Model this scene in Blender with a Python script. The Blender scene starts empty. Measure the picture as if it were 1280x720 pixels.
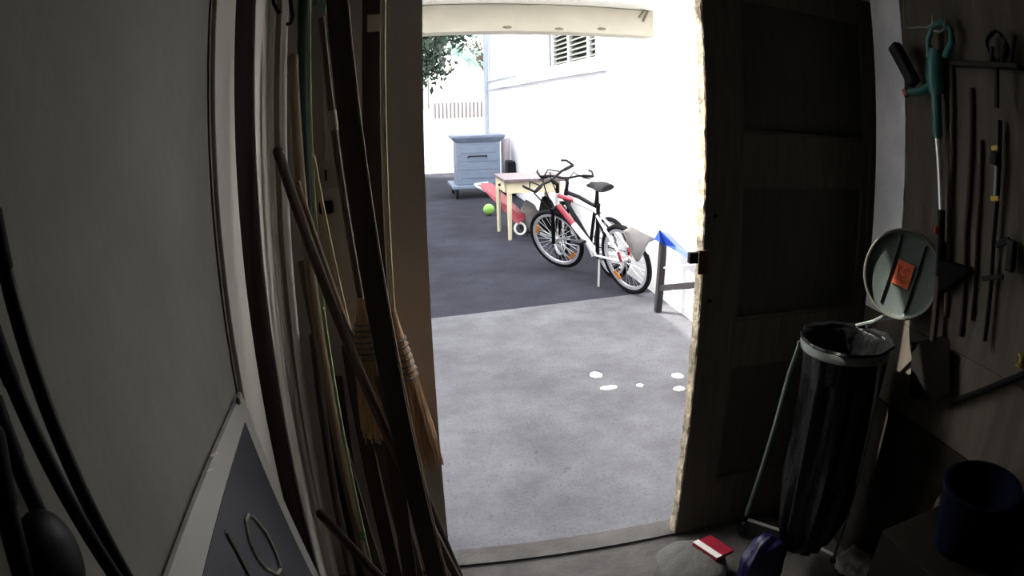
import bpy, bmesh, math, random
from mathutils import Vector, Matrix
R = math.radians
random.seed(4)
scene = bpy.context.scene
COL = scene.collection

# ---------------------------------------------------------------- camera
cam_d = bpy.data.cameras.new('camera')
cam = bpy.data.objects.new('camera', cam_d)
COL.objects.link(cam)
scene.camera = cam
cam_d.type = 'PANO'                       # wide security lens with strong barrel distortion
cam_d.panorama_type = 'FISHEYE_LENS_POLYNOMIAL'
cam_d.sensor_fit = 'HORIZONTAL'
cam_d.sensor_width = 36.0
cam_d.sensor_height = 20.25
cam_d.fisheye_fov = math.pi
s_ = 1280 / 36.0 / 845.22
cam_d.fisheye_polynomial_k0 = 0.0
cam_d.fisheye_polynomial_k1 = -s_
cam_d.fisheye_polynomial_k2 = 0.0
cam_d.fisheye_polynomial_k3 = -0.1592 * s_ ** 3
cam_d.fisheye_polynomial_k4 = 0.0
cam_d.clip_start = 0.02
yaw, pitch, roll = 0.1741, 0.2711, 0.0179
Mz = Matrix.Rotation(-yaw, 3, 'Z')
Mx = Matrix.Rotation(-pitch, 3, 'X')
My = Matrix.Rotation(roll, 3, 'Y')
base = Matrix(((1, 0, 0), (0, 0, -1), (0, 1, 0)))
cam.matrix_world = Matrix.Translation((0, 0, 1.7)) @ (Mz @ Mx @ My @ base).to_4x4()

# ---------------------------------------------------------------- sky, sun, exposure
world = bpy.data.worlds.new('world')
scene.world = world
world.use_nodes = True
wn = world.node_tree
bg = wn.nodes['Background']
sky = wn.nodes.new('ShaderNodeTexSky')
sky.sky_type = 'NISHITA'
sky.sun_disc = False
sky.sun_elevation = R(44)
sky.sun_rotation = R(-56)
sky.dust_density = 3.0
hsv = wn.nodes.new('ShaderNodeHueSaturation')
hsv.inputs['Saturation'].default_value = 0.4
wn.links.new(sky.outputs[0], hsv.inputs['Color'])
wn.links.new(hsv.outputs[0], bg.inputs['Color'])
bg.inputs['Strength'].default_value = 1.0

sun_d = bpy.data.lights.new('sun', 'SUN')
sun_d.energy = 9.0
sun_d.angle = R(0.6)
sun_d.color = (1.0, 0.95, 0.86)
sun = bpy.data.objects.new('sun', sun_d)
COL.objects.link(sun)
sun.rotation_euler = Vector((0.6, -0.4, -0.7)).to_track_quat('-Z', 'Y').to_euler()

scene.view_settings.view_transform = 'Standard'
scene.view_settings.look = 'None'
scene.view_settings.gamma = 1.0
scene.view_settings.exposure = 0.05
scene.cycles.max_bounces = 14
scene.cycles.diffuse_bounces = 8
scene.cycles.sample_clamp_indirect = 6.0

# ---------------------------------------------------------------- materials
MATS = {}
def mat(name, col, rough=0.6, metal=0.0, var=0.15, scale=12.0, bump=0.0, bscale=None, spec=0.5, coat=0.0, trans=0.0, stretch=None):
    if name in MATS:
        return MATS[name]
    m = bpy.data.materials.new(name)
    m.use_nodes = True
    nt = m.node_tree
    b = nt.nodes['Principled BSDF']
    b.inputs['Roughness'].default_value = rough
    b.inputs['Metallic'].default_value = metal
    b.inputs['Specular IOR Level'].default_value = spec
    b.inputs['Coat Weight'].default_value = coat
    b.inputs['Transmission Weight'].default_value = trans
    tc = nt.nodes.new('ShaderNodeTexCoord')
    mp = nt.nodes.new('ShaderNodeMapping')
    nt.links.new(tc.outputs['Object'], mp.inputs['Vector'])
    if stretch:
        mp.inputs['Scale'].default_value = stretch
    nz = nt.nodes.new('ShaderNodeTexNoise')
    nz.inputs['Scale'].default_value = scale
    nz.inputs['Detail'].default_value = 6
    nt.links.new(mp.outputs[0], nz.inputs['Vector'])
    cr = nt.nodes.new('ShaderNodeValToRGB')
    cr.color_ramp.elements[0].position = 0.3
    cr.color_ramp.elements[1].position = 0.7
    cr.color_ramp.elements[0].color = tuple(c * (1 - var) for c in col) + (1,)
    cr.color_ramp.elements[1].color = tuple(min(1, c * (1 + var)) for c in col) + (1,)
    nt.links.new(nz.outputs['Fac'], cr.inputs['Fac'])
    nt.links.new(cr.outputs[0], b.inputs['Base Color'])
    if bump:
        nb = nt.nodes.new('ShaderNodeTexNoise')
        nb.inputs['Scale'].default_value = bscale or scale * 4
        nb.inputs['Detail'].default_value = 5
        nt.links.new(mp.outputs[0], nb.inputs['Vector'])
        bp = nt.nodes.new('ShaderNodeBump')
        bp.inputs['Strength'].default_value = bump
        bp.inputs['Distance'].default_value = 0.02
        nt.links.new(nb.outputs['Fac'], bp.inputs['Height'])
        nt.links.new(bp.outputs[0], b.inputs['Normal'])
    MATS[name] = m
    return m

def ground_mat(name, base, blot, speck, big=0.5, mid=2.5):
    """Worn mineral ground: large blotches, medium stains, fine aggregate and a little relief."""
    m = bpy.data.materials.new(name)
    m.use_nodes = True
    nt = m.node_tree
    b = nt.nodes['Principled BSDF']
    b.inputs['Roughness'].default_value = 0.9
    b.inputs['Specular IOR Level'].default_value = 0.06
    tc = nt.nodes.new('ShaderNodeTexCoord')
    def noise(sc, det, rough=0.6):
        n = nt.nodes.new('ShaderNodeTexNoise')
        n.inputs['Scale'].default_value = sc
        n.inputs['Detail'].default_value = det
        n.inputs['Roughness'].default_value = rough
        nt.links.new(tc.outputs['Object'], n.inputs['Vector'])
        return n
    def ramp(n, a, c, p0, p1):
        r = nt.nodes.new('ShaderNodeValToRGB')
        r.color_ramp.elements[0].position = p0
        r.color_ramp.elements[1].position = p1
        r.color_ramp.elements[0].color = (*a, 1)
        r.color_ramp.elements[1].color = (*c, 1)
        nt.links.new(n.outputs['Fac'], r.inputs['Fac'])
        return r
    def mul(a, c, f=1.0):
        x = nt.nodes.new('ShaderNodeMix')
        x.data_type = 'RGBA'
        x.blend_type = 'MULTIPLY'
        x.inputs[0].default_value = f
        nt.links.new(a, x.inputs[6])
        nt.links.new(c, x.inputs[7])
        return x.outputs[2]
    c1 = ramp(noise(big, 5), blot, base, 0.35, 0.62)
    c2 = ramp(noise(mid, 8, 0.7), (0.66, 0.66, 0.66), (1.12, 1.12, 1.12), 0.3, 0.68)
    c3 = ramp(noise(60, 4, 0.8), (speck,) * 3, (1.0,) * 3, 0.34, 0.5)
    c4 = ramp(noise(9, 2, 0.5), (0.45,) * 3, (1.0,) * 3, 0.22, 0.3)
    out = mul(mul(mul(c1.outputs[0], c2.outputs[0]), c3.outputs[0]), c4.outputs[0], 0.8)
    nt.links.new(out, b.inputs['Base Color'])
    bp = nt.nodes.new('ShaderNodeBump')
    bp.inputs['Strength'].default_value = 0.35
    bp.inputs['Distance'].default_value = 0.01
    nt.links.new(noise(45, 6, 0.7).outputs['Fac'], bp.inputs['Height'])
    nt.links.new(bp.outputs[0], b.inputs['Normal'])
    return m

M_concrete = ground_mat('concrete_ground', (0.185, 0.186, 0.20), (0.128, 0.128, 0.138), 0.7)
M_asphalt = ground_mat('asphalt_ground', (0.052, 0.053, 0.068), (0.033, 0.034, 0.044), 0.6, 0.7, 1.6)
M_floor = mat('shed_floor', (0.085, 0.08, 0.074), 0.9, var=0.35, scale=5, bump=0.3, bscale=30)
M_plaster = mat('shed_plaster', (0.235, 0.23, 0.20), 0.9, var=0.10, scale=4, bump=0.12, bscale=25)
M_plaster_front = mat('front_plaster', (0.58, 0.53, 0.48), 0.9, var=0.08, scale=3, bump=0.1, bscale=25)
M_ceiling = mat('shed_ceiling', (0.35, 0.34, 0.31), 0.9, var=0.1, scale=4)
M_white_wall = mat('white_render', (0.88, 0.88, 0.88), 0.9, var=0.02, scale=3, bump=0.06, bscale=40)
M_white_paint = mat('white_paint', (0.80, 0.80, 0.80), 0.5, var=0.03, scale=5)
M_pale_board = mat('pale_board', (0.78, 0.75, 0.69), 0.75, var=0.03, scale=2, stretch=(2, 2, .3), spec=.15)
M_brown_trim = mat('brown_trim', (0.016, 0.010, 0.010), 0.8, spec=0.02, var=0.2, scale=6, stretch=(8, 8, 1))
M_beam = mat('beam_paint', (0.42, 0.40, 0.33), 0.85, var=0.05, scale=6, bump=0.1, bscale=60)
M_slab = mat('slab_paint', (0.82, 0.80, 0.74), 0.85, var=0.04, scale=4)
M_stain = mat('dark_stain', (0.16, 0.14, 0.10), 0.9, var=0.3, scale=50)
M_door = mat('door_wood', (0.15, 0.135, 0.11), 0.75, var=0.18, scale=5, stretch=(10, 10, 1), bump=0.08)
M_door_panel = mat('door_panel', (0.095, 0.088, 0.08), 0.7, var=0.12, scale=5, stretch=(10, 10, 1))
M_door_edge = mat('door_edge_worn', (0.5, 0.43, 0.31), 0.9, var=0.5, scale=18, bump=0.5, bscale=60)
M_iron = mat('dark_iron', (0.016, 0.015, 0.014), 0.6, 0.1, spec=.2)
M_rust = mat('rusty_plate', (0.12, 0.07, 0.05), 0.6, 0.5, var=0.3)
M_board = mat('tool_board', (0.09, 0.078, 0.06), 0.85, var=0.25, scale=3, stretch=(6, 6, 0.8), bump=0.1)
M_black_plastic = mat('black_plastic', (0.008, 0.008, 0.009), 0.5, var=0.1, spec=0.15)
M_black_rubber = mat('black_rubber', (0.009, 0.009, 0.011), 0.75, var=0.15, spec=0.15)
M_steel = mat('steel', (0.75, 0.76, 0.76), 0.3, 0.7, var=0.08)
M_galv = mat('galvanised', (0.25, 0.28, 0.26), 0.5, 0.55, var=0.2, scale=30)
M_tube_green = mat('grey_green_enamel', (0.24, 0.29, 0.25), 0.4, 0.3, var=0.1)
M_wood_tan = mat('wood_tan', (0.20, 0.14, 0.085), 0.7, var=0.2, scale=6, stretch=(12, 12, 1))
M_wood_dark = mat('wood_dark', (0.048, 0.030, 0.024), 0.75, var=0.2, scale=6, stretch=(12, 12, 1))
M_wood_brown = mat('wood_brown', (0.095, 0.063, 0.042), 0.75, var=0.2, scale=6, stretch=(12, 12, 1))
M_wood_pale = mat('wood_pale', (0.55, 0.47, 0.30), 0.7, var=0.12, scale=6, stretch=(12, 12, 1))
M_cane_highlight = mat('green_cane_highlight', (0.36, 0.45, 0.24), 0.5, var=0.15, scale=20)
M_green_dark = mat('dark_green_metal', (0.010, 0.036, 0.025), 0.45, 0.2, var=0.15)
M_green = mat('green_plastic', (0.04, 0.30, 0.18), 0.4, var=0.1)
M_white_tube = mat('white_tube', (0.88, 0.87, 0.80), 0.35, var=0.04)
M_straw = mat('straw', (0.60, 0.38, 0.21), 0.9, var=0.35, scale=40, stretch=(3, 3, 0.3), bump=0.5, bscale=120)
M_binding = mat('straw_binding', (0.20, 0.195, 0.19), 0.8, var=0.35, scale=60)
M_sign_border = mat('sign_border', (0.50, 0.50, 0.47), 0.4, var=0.06, scale=5)
M_sign_panel = mat('sign_panel', (0.046, 0.050, 0.066), 0.35, var=0.06, scale=4)
M_sign_ink = mat('sign_lettering', (0.36, 0.35, 0.29), 0.5, var=0.05)
M_switch = mat('switch_plastic', (0.42, 0.40, 0.35), 0.5, var=0.06)
M_teal = mat('teal_plastic', (0.03, 0.17, 0.15), 0.4, var=0.08)
M_red = mat('red_plastic', (0.28, 0.012, 0.03), 0.4, var=0.1)
M_yellow = mat('yellow_plastic', (0.62, 0.45, 0.04), 0.45, var=0.08)
M_lid = mat('lid_plastic', (0.085, 0.108, 0.098), 0.6, var=0.12, scale=14)
M_lid_rim = mat('lid_rim', (0.15, 0.15, 0.12), 0.5, 0.3, var=0.12)
M_sticker = mat('orange_sticker', (0.62, 0.115, 0.04), 0.6, var=0.06)
M_pen = mat('pen_scribble', (0.28, 0.045, 0.03), 0.7, var=0.05)
M_bag = mat('bin_liner', (0.005, 0.0055, 0.006), 0.38, var=0.1, bump=0.5, bscale=18, spec=0.3)
M_blue_bag = mat('blue_plastic_bag', (0.008, 0.007, 0.045), 0.45, var=0.15, bump=0.3, bscale=14)
M_white_bag = mat('white_bag', (0.5, 0.48, 0.46), 0.6, var=0.12, bump=0.5, bscale=20)
M_grey_cloth = mat('grey_cloth', (0.115, 0.112, 0.10), 0.95, var=0.15, bump=0.3, bscale=30)
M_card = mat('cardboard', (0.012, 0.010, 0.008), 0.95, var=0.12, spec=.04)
M_crate_blue = mat('blue_grey_paint', (0.17, 0.215, 0.29), 0.6, var=0.10, scale=6, stretch=(1, 1, 4))
M_crate_lid = mat('lid_blue_grey', (0.14, 0.175, 0.24), 0.6, var=0.12, scale=6)
M_pink = mat('pinkish_sheet', (0.62, 0.55, 0.58), 0.7, var=0.06)
M_table_top = mat('table_top_wood', (0.15, 0.11, 0.115), 0.45, var=0.25, scale=5, stretch=(8, 1, 1))
M_cream = mat('cream_paint', (0.72, 0.66, 0.46), 0.55, var=0.05)
M_lime = mat('lime_rubber', (0.30, 0.56, 0.12), 0.45, var=0.05)
M_frame_white = mat('bike_white', (0.86, 0.86, 0.88), 0.25, var=0.02, coat=0.5)
M_frame_red = mat('bike_red', (0.30, 0.008, 0.03), 0.35, var=0.05, coat=0.5)
M_frame_black = mat('bike_black', (0.005, 0.005, 0.007), 0.6, var=0.1, spec=0.15)
M_tyre = mat('tyre_rubber', (0.009, 0.009, 0.011), 0.85, var=0.15, bump=0.4, bscale=120, spec=0.1)
M_rim = mat('rim_alloy', (0.5, 0.5, 0.54), 0.4, 0.3, var=0.05)
M_amber = mat('amber_reflector', (0.6, 0.2, 0.015), 0.3, var=0.05)
M_clear = mat('clear_reflector', (0.35,0.36,0.38), 0.3, var=0.05)
M_post = mat('dark_post', (0.014, 0.012, 0.014), 0.7, var=0.2)
M_blue = mat('blue_tarp', (0.010, 0.05, 0.34), 0.45, var=0.12, scale=10)
M_sheet = mat('grey_sheet', (0.24, 0.23, 0.23), 0.7, var=0.18, scale=9, bump=0.3)
M_slat = mat('louvre_slat', (0.11, 0.12, 0.095), 0.6, var=0.08)
M_dark_gap = mat('dark_glass', (0.03, 0.035, 0.035), 0.15, var=0.05)
M_pipe = mat('pipe_grey', (0.60, 0.67, 0.76), 0.5, var=0.04)
M_ledge = mat('ledge_zinc', (0.40, 0.42, 0.50), 0.6, 0.2, var=0.06)
M_picket = mat('picket_paint', (0.085, 0.08, 0.10), 0.6, var=0.05)
M_bark = mat('bark', (0.11, 0.085, 0.06), 0.95, var=0.3, scale=15, bump=0.5)
M_leaf = mat('leaf_dark', (0.045, 0.072, 0.047), 0.6, var=0.4, scale=3)
M_leaf2 = mat('leaf_pale', (0.30, 0.48, 0.40), 0.6, var=0.3, scale=3)
M_spot = mat('sun_fleck', (0.92, 0.92, 0.90), 0.7, var=0.02)  # flat white that stands in for flecks of sunlight

# ---------------------------------------------------------------- mesh helpers
class MB:
    def __init__(self):
        self.bm = bmesh.new()
    def box(self, c, s, rot=None):
        vs = []
        for x in (-.5, .5):
            for y in (-.5, .5):
                for z in (-.5, .5):
                    v = Vector((x * s[0], y * s[1], z * s[2]))
                    if rot is not None:
                        v = rot @ v
                    vs.append(self.bm.verts.new(v + Vector(c)))
        for f in ((0, 1, 3, 2), (4, 6, 7, 5), (0, 4, 5, 1), (2, 3, 7, 6), (0, 2, 6, 4), (1, 5, 7, 3)):
            self.bm.faces.new([vs[i] for i in f])
        return self
    def span(self, a, b):
        c = [(a[i] + b[i]) / 2 for i in range(3)]
        s = [abs(a[i] - b[i]) for i in range(3)]
        return self.box(c, s)
    def bar(self, a, b, w, h, up=(0, 0, 1)):
        """Straight board from a to b, w wide across, h thick along 'up'."""
        a, b = Vector(a), Vector(b)
        d = (b - a).normalized()
        u = Vector(up)
        u = (u - d * u.dot(d)).normalized()
        s = d.cross(u)
        rot = Matrix((d, s, u)).transposed()
        return self.box((a + b) / 2, ((b - a).length, w, h), rot)
    def tube(self, pts, r, n=8, closed=False, caps=True):
        P = [Vector(p) for p in pts]
        k = len(P)
        rs = r if isinstance(r, (list, tuple)) else [r] * k
        rings = []
        prev = None
        for i in range(k):
            if closed:
                d = P[(i + 1) % k] - P[i - 1]
            else:
                d = P[min(i + 1, k - 1)] - P[max(i - 1, 0)]
            d.normalize()
            if prev is None:
                ref = Vector((0, 0, 1)) if abs(d.z) < .9 else Vector((1, 0, 0))
                u = (ref - d * ref.dot(d)).normalized()
            else:
                u = (prev - d * prev.dot(d)).normalized()
            prev = u
            w = d.cross(u)
            rings.append([self.bm.verts.new(P[i] + (u * math.cos(2 * math.pi * j / n) + w * math.sin(2 * math.pi * j / n)) * rs[i]) for j in range(n)])
        for i in range(k if closed else k - 1):
            A, B = rings[i], rings[(i + 1) % k]
            for j in range(n):
                self.bm.faces.new((A[j], A[(j + 1) % n], B[(j + 1) % n], B[j]))
        if caps and not closed:
            self.bm.faces.new(list(reversed(rings[0])))
            self.bm.faces.new(rings[-1])
        return self
    def lathe(self, prof, o=(0, 0, 0), axis=(0, 0, 1), n=24, sx=1.0):
        """prof: (radius, height) pairs about axis through o."""
        ax = Vector(axis).normalized()
        ref = Vector((1, 0, 0)) if abs(ax.x) < .9 else Vector((0, 1, 0))
        u = (ref - ax * ref.dot(ax)).normalized()
        w = ax.cross(u)
        rings = []
        for r, h in prof:
            c = Vector(o) + ax * h
            if r < 1e-6:
                rings.append([self.bm.verts.new(c)])
            else:
                rings.append([self.bm.verts.new(c + (u * math.cos(2 * math.pi * j / n) * sx + w * math.sin(2 * math.pi * j / n)) * r) for j in range(n)])
        for A, B in zip(rings, rings[1:]):
            for j in range(n):
                if len(A) == 1 and len(B) == 1:
                    continue
                if len(A) == 1:
                    self.bm.faces.new((A[0], B[(j + 1) % n], B[j]))
                elif len(B) == 1:
                    self.bm.faces.new((A[j], A[(j + 1) % n], B[0]))
                else:
                    self.bm.faces.new((A[j], A[(j + 1) % n], B[(j + 1) % n], B[j]))
        return self
    def prism(self, poly, d):
        """Polygon of 3D points pushed along vector d."""
        d = Vector(d)
        a = [self.bm.verts.new(Vector(p)) for p in poly]
        b = [self.bm.verts.new(Vector(p) + d) for p in poly]
        self.bm.faces.new(a)
        self.bm.faces.new(list(reversed(b)))
        k = len(poly)
        for i in range(k):
            self.bm.faces.new((a[i], b[i], b[(i + 1) % k], a[(i + 1) % k]))
        return self
    def ball(self, c, r, sub=3, sc=(1, 1, 1), noise=0.0, flat=None):
        g = bmesh.ops.create_icosphere(self.bm, subdivisions=sub, radius=1.0)
        rnd = random.Random(int(abs(c[0]) * 1000 + abs(c[1]) * 77))
        ph = [rnd.uniform(0, 6) for _ in range(6)]
        for v in g['verts']:
            p = v.co.copy()
            k = 1.0
            if noise:
                k += noise * (math.sin(5 * p.x + ph[0]) * math.sin(4 * p.y + ph[1]) + .6 * math.sin(9 * p.z + 3 * p.x + ph[2]) + .5 * math.sin(13 * p.y - 6 * p.x + ph[3]))
            q = Vector((p.x * sc[0] * r * k, p.y * sc[1] * r * k, p.z * sc[2] * r * k))
            if flat is not None and q.z < flat:
                q.z = flat
            v.co = q + Vector(c)
        return self

def build(name, mb, m, parent=None, smooth=False, bevel=0.0, subsurf=0, noised=True):
    """Link one mesh object; world coordinates unless the parent has a pose, then given in the parent's own frame."""
    me = bpy.data.meshes.new(name)
    bm = mb.bm
    bmesh.ops.recalc_face_normals(bm, faces=bm.faces)
    off = Vector((0, 0, 0))
    if parent is not None:
        top = parent
        while top.parent is not None:
            top = top.parent
        if not top.get('_local'):
            off = Vector(top.location)
            if parent is not top:
                off = off + Vector(parent.location)
        bmesh.ops.translate(bm, verts=bm.verts, vec=-off)
    bm.to_mesh(me)
    bm.free()
    if smooth:
        for p in me.polygons:
            p.use_smooth = True
        try:
            me.set_sharp_from_angle(angle=R(45))
        except Exception:
            pass
    me.materials.append(m)
    o = bpy.data.objects.new(name, me)
    COL.objects.link(o)
    if parent is not None:
        o.parent = parent
    if bevel:
        b = o.modifiers.new('bevel', 'BEVEL')
        b.width = bevel
        b.segments = 2
        b.limit_method = 'ANGLE'
    if subsurf:
        b = o.modifiers.new('subsurf', 'SUBSURF')
        b.levels = b.render_levels = subsurf
    return o

def tag(o, label, cat, group=None, kind=None):
    o['label'] = label
    o['category'] = cat
    if group:
        o['group'] = group
    if kind:
        o['kind'] = kind
    return o

def thing(name, loc, label, cat, group=None, rot=None):
    o = bpy.data.objects.new(name, None)
    COL.objects.link(o)
    o.empty_display_size = 0.1
    o.location = loc
    if rot is not None:
        o.rotation_euler = rot
        o['_local'] = 1
    return tag(o, label, cat, group)

def struct(name, mb, m, parent=None, **k):
    o = build(name, mb, m, parent, **k)
    if parent is None:
        o['kind'] = 'structure'
    return o

def struct_root(name, loc):
    o = bpy.data.objects.new(name, None)
    COL.objects.link(o)
    o.location = loc
    o['kind'] = 'structure'
    return o

def down(a, b, z=0.004):
    """The point where the line a-b reaches height z."""
    a, b = Vector(a), Vector(b)
    t = (z - a.z) / (b.z - a.z)
    return a + (b - a) * t

def lerp(a, b, t):
    return Vector(a) + (Vector(b) - Vector(a)) * t

# ================================================================ SETTING
# ground outside: concrete apron by the door, asphalt beyond an oblique joint
mb = MB()
mb.prism([(-9, 2.04, 0), (9, 2.04, 0), (9, 6.56, 0), (1.697, 5.487, 0), (0.256, 5.266, 0), (-9, 3.85, 0)], (0, 0, -.12))
struct('ground_concrete', mb, M_concrete)
mb = MB()
mb.prism([(-9, 3.86, -.004), (0.256, 5.276, -.004), (1.697, 5.497, -.004), (9, 6.57, -.004), (12, 17.4, -.004), (-30, 17.4, -.004), (-30, 4, -.004)], (0, 0, -.12))
struct('ground_asphalt', mb, M_asphalt)

mb = MB(); mb.span((-30, 17.4, -.12), (30, 60, .0)); struct('ground_paving', mb, mat('pale_paving', (.62, .61, .60), .9, var=.06, scale=1.5))

# shed shell
mb = MB(); mb.span((-.6, -2.6, -.12), (2.1, 2.04, -.002)); struct('floor', mb, M_floor)
mb = MB(); mb.span((-.385, -2.6, 0), (-.52, 2.16, 2.5)); struct('wall_left', mb, M_plaster)
mb = MB(); mb.span((1.705, -2.6, 0), (2.02, 1.855, 2.5)); mb.span((1.87, 1.855, 0), (2.02, 2.16, 2.5)); struct('wall_right', mb, M_plaster)
mb = MB(); mb.span((-.6, -2.6, 0), (2.1, -2.72, 2.5)); struct('wall_back', mb, M_plaster)
mb = MB(); mb.span((-.6, -2.72, 2.5), (2.1, 2.16, 2.62)); struct('ceiling', mb, M_ceiling)
mb = MB()
mb.span((-.39, 2.04, 0), (.097, 2.10, 2.5))
mb.span((.097, 2.04, 2.24), (1.875, 2.16, 2.5))
struct('wall_front', mb, M_plaster_front)
mb = MB(); mb.span((.10, 2.045, 0), (1.87, 2.15, .012)); struct('trim_1', mb, M_floor)     # door sill

# boards on the left wall
mb = MB(); mb.span((-.386, 1.335, 0), (-.372, 1.515, 2.5)); struct('trim_2', mb, M_pale_board, bevel=.003)
mb = MB(); mb.span((-.386, 1.52, 0), (-.378, 1.752, 2.5)); struct('trim_3', mb, M_brown_trim)
mb = MB(); mb.span((-.386, 1.757, 0), (-.372, 2.036, 2.5)); struct('trim_4', mb, M_pale_board, bevel=.003)
mb = MB(); mb.span((-.386, 1.318, 0), (-.381, 1.334, 2.5)); struct('edge_shade_strip', mb, mat('edge_shade', (.16, .12, .09), .7))  # brown shadow line beside the pale board, painted as a strip

# closed right leaf of the double door: stiles, rails and recessed panels
door = struct_root('door_1', (1.45, 2.065, 0))
y0, y1 = 2.04, 2.09
def leafbox(n, x0, x1, z0, z1, m=M_door, a=y0, b=y1, bev=.003):
    q = MB(); q.span((x0, a, z0), (x1, b, z1)); return build(n, q, m, door, bevel=bev)
leafbox('stile', 1.034, 1.18, .012, 2.235)
leafbox('stile', 1.828, 1.868, .012, 2.235)
leafbox('rail', 1.18, 1.828, 2.13, 2.235)
leafbox('rail', 1.18, 1.828, 1.445, 1.63)
leafbox('rail', 1.18, 1.828, .765, .945)
leafbox('rail', 1.18, 1.828, .012, .25)
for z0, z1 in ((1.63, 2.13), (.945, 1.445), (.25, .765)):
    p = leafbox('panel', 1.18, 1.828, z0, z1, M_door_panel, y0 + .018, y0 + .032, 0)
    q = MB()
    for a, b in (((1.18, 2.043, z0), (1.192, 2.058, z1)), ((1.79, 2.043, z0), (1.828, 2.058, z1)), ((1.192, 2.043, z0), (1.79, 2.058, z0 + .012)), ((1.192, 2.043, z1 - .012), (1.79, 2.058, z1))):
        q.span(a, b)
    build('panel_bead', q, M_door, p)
# worn leading edge of the leaf, chipped along its length
q = MB()
prev = None
rr = random.Random(9)
nseg = 110
for i in range(nseg + 1):
    z = .012 + (2.235 - .012) * i / nseg
    dx = rr.uniform(-.0012, .0012) - (.003 if rr.random() < .12 else 0)
    row = [q.bm.verts.new((1.034, 2.041, z)), q.bm.verts.new((1.030 + dx, 2.042 + rr.uniform(0, .006), z)), q.bm.verts.new((1.026 + dx, 2.086, z)), q.bm.verts.new((1.034, 2.09, z))]
    if prev:
        for j in range(3):
            q.bm.faces.new((prev[j], prev[j + 1], row[j + 1], row[j]))
    prev = row
build('leaf_edge', q, M_door_edge, door)
q = MB(); q.span((1.012, 2.032, 1.13), (1.05, 2.041, 1.215)); sp = build('strike_plate', q, M_rust, door, bevel=.002)
q = MB(); q.span((.985, 2.05, 1.165), (1.027, 2.075, 1.205)); build('latch_bolt', q, M_iron, door, bevel=.004)
for px in ((1.075, 1.335), (1.068, 1.03)):
    q = MB(); q.lathe([(0, -.002), (.008, -.002), (.008, .004), (0, .004)], (px[0], 2.04, px[1]), (0, 1, 0), 10); build('keyhole', q, M_iron, door)

# beam and balcony slab over the entrance
mb = MB(); mb.span((-1.6, 4.25, 2.208), (1.765, 4.45, 2.40)); bm_o = struct('beam', mb, M_beam, bevel=.006)
for pts in ([(1.699, 4.245, 2.407), (1.655, 4.245, 2.344)], [(1.723, 4.245, 2.397), (1.683, 4.245, 2.317)], [(1.635, 4.245, 2.431), (1.7, 4.245, 2.425)]):
    q = MB(); q.tube(pts, .008, 6); build('scratch_or_glint', q, M_stain, bm_o)
for pp in ((0.746, 4.247, 2.237), (1.09, 4.247, 2.231), (1.382, 4.247, 2.244)):
    q = MB(); q.ball(pp, .02, 2, (1.6, .15, .5)); build('stain', q, M_stain, bm_o)
mb = MB(); mb.span((-1.6, 4.0, 2.405), (2.3, 4.6, 2.5)); struct('slab', mb, M_slab)
mb = MB(); mb.span((-5, 2.12, 2.54), (7.6, 2.35, 5.6)); mb.span((-5, 2.12, 0), (-.53, 2.2, 2.405)); mb.span((1.99, 2.161, 0), (2.31, 2.35, 2.55)); mb.span((2.02, -2.72, 0), (7.5, 2.2, 5.2)); struct('wall_upper', mb, M_white_wall)


# white house on the right, its ledge, pipe, plinth and window
mb = MB(); mb.span((2.3, 2.161, 0), (7.5, 15.8, 5.2)); struct('wall_house', mb, M_white_wall)
mb = MB(); mb.span((2.302, 2.161, 5.2), (7.6, 16.0, 5.35)); struct('roof_house', mb, M_slab)
mb = MB(); mb.span((2.24, 6.9, 2.105), (2.32, 15.75, 2.14)); struct('trim_6', mb, M_ledge)
mb = MB(); mb.span((2.26, 12.2, 2.30), (2.32, 15.75, 2.325)); struct('trim_7', mb, M_ledge)
mb = MB(); mb.tube([(2.235, 15.72, .02), (2.235, 15.72, 4.6)], .055, 12); struct('trim_8', mb, M_pipe, smooth=True)
mb = MB(); mb.tube([(2.25, 10.55, 2.15), (2.25, 10.55, 4.6)], .045, 12); struct('trim_9', mb, M_pipe, smooth=True)
# added building on the left, never in view, its heights shaped to shade the yard
mb = MB(); mb.span((-5, 2.25, 0), (-1.5, 8.3, 4.22)); mb.span((-5, 8.3, 0), (-1.5, 18.2, 5.5)); struct('shade_building', mb, M_white_wall)

win = struct_root('window_1', (2.3, 8.1, 2.28))
q = MB()
for a, b in (((2.25, 7.0, 2.24), (2.31, 9.6, 2.285)), ((2.25, 7.0, 3.2), (2.31, 9.6, 3.26)), ((2.25, 9.14, 2.285), (2.31, 9.26, 3.2)), ((2.25, 9.52, 2.285), (2.31, 9.6, 3.2)), ((2.25, 7.0, 2.285), (2.31, 7.1, 3.2))):
    q.span(a, b)
build('window_frame', q, M_white_paint, win)
q = MB(); q.span((2.292, 7.05, 2.28), (2.305, 9.55, 3.2)); build('pane', q, M_dark_gap, win)
for za in range(14):
    z = 2.315 + za * .065
    for (ya, yb) in ((7.12, 7.40), (7.46, 8.27), (8.33, 9.12)):
        q = MB(); q.box((2.27, (ya + yb) / 2, z), (.05, yb - ya, .008), Matrix.Rotation(R(-42), 3, 'Y')); build('slat', q, M_slat, win)
for yy in (7.09, 7.43, 8.30, 9.13):
    q = MB(); q.span((2.235, yy - .022, 2.285), (2.30, yy + .022, 3.2)); build('shutter_stile', q, M_white_paint, win)

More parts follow.
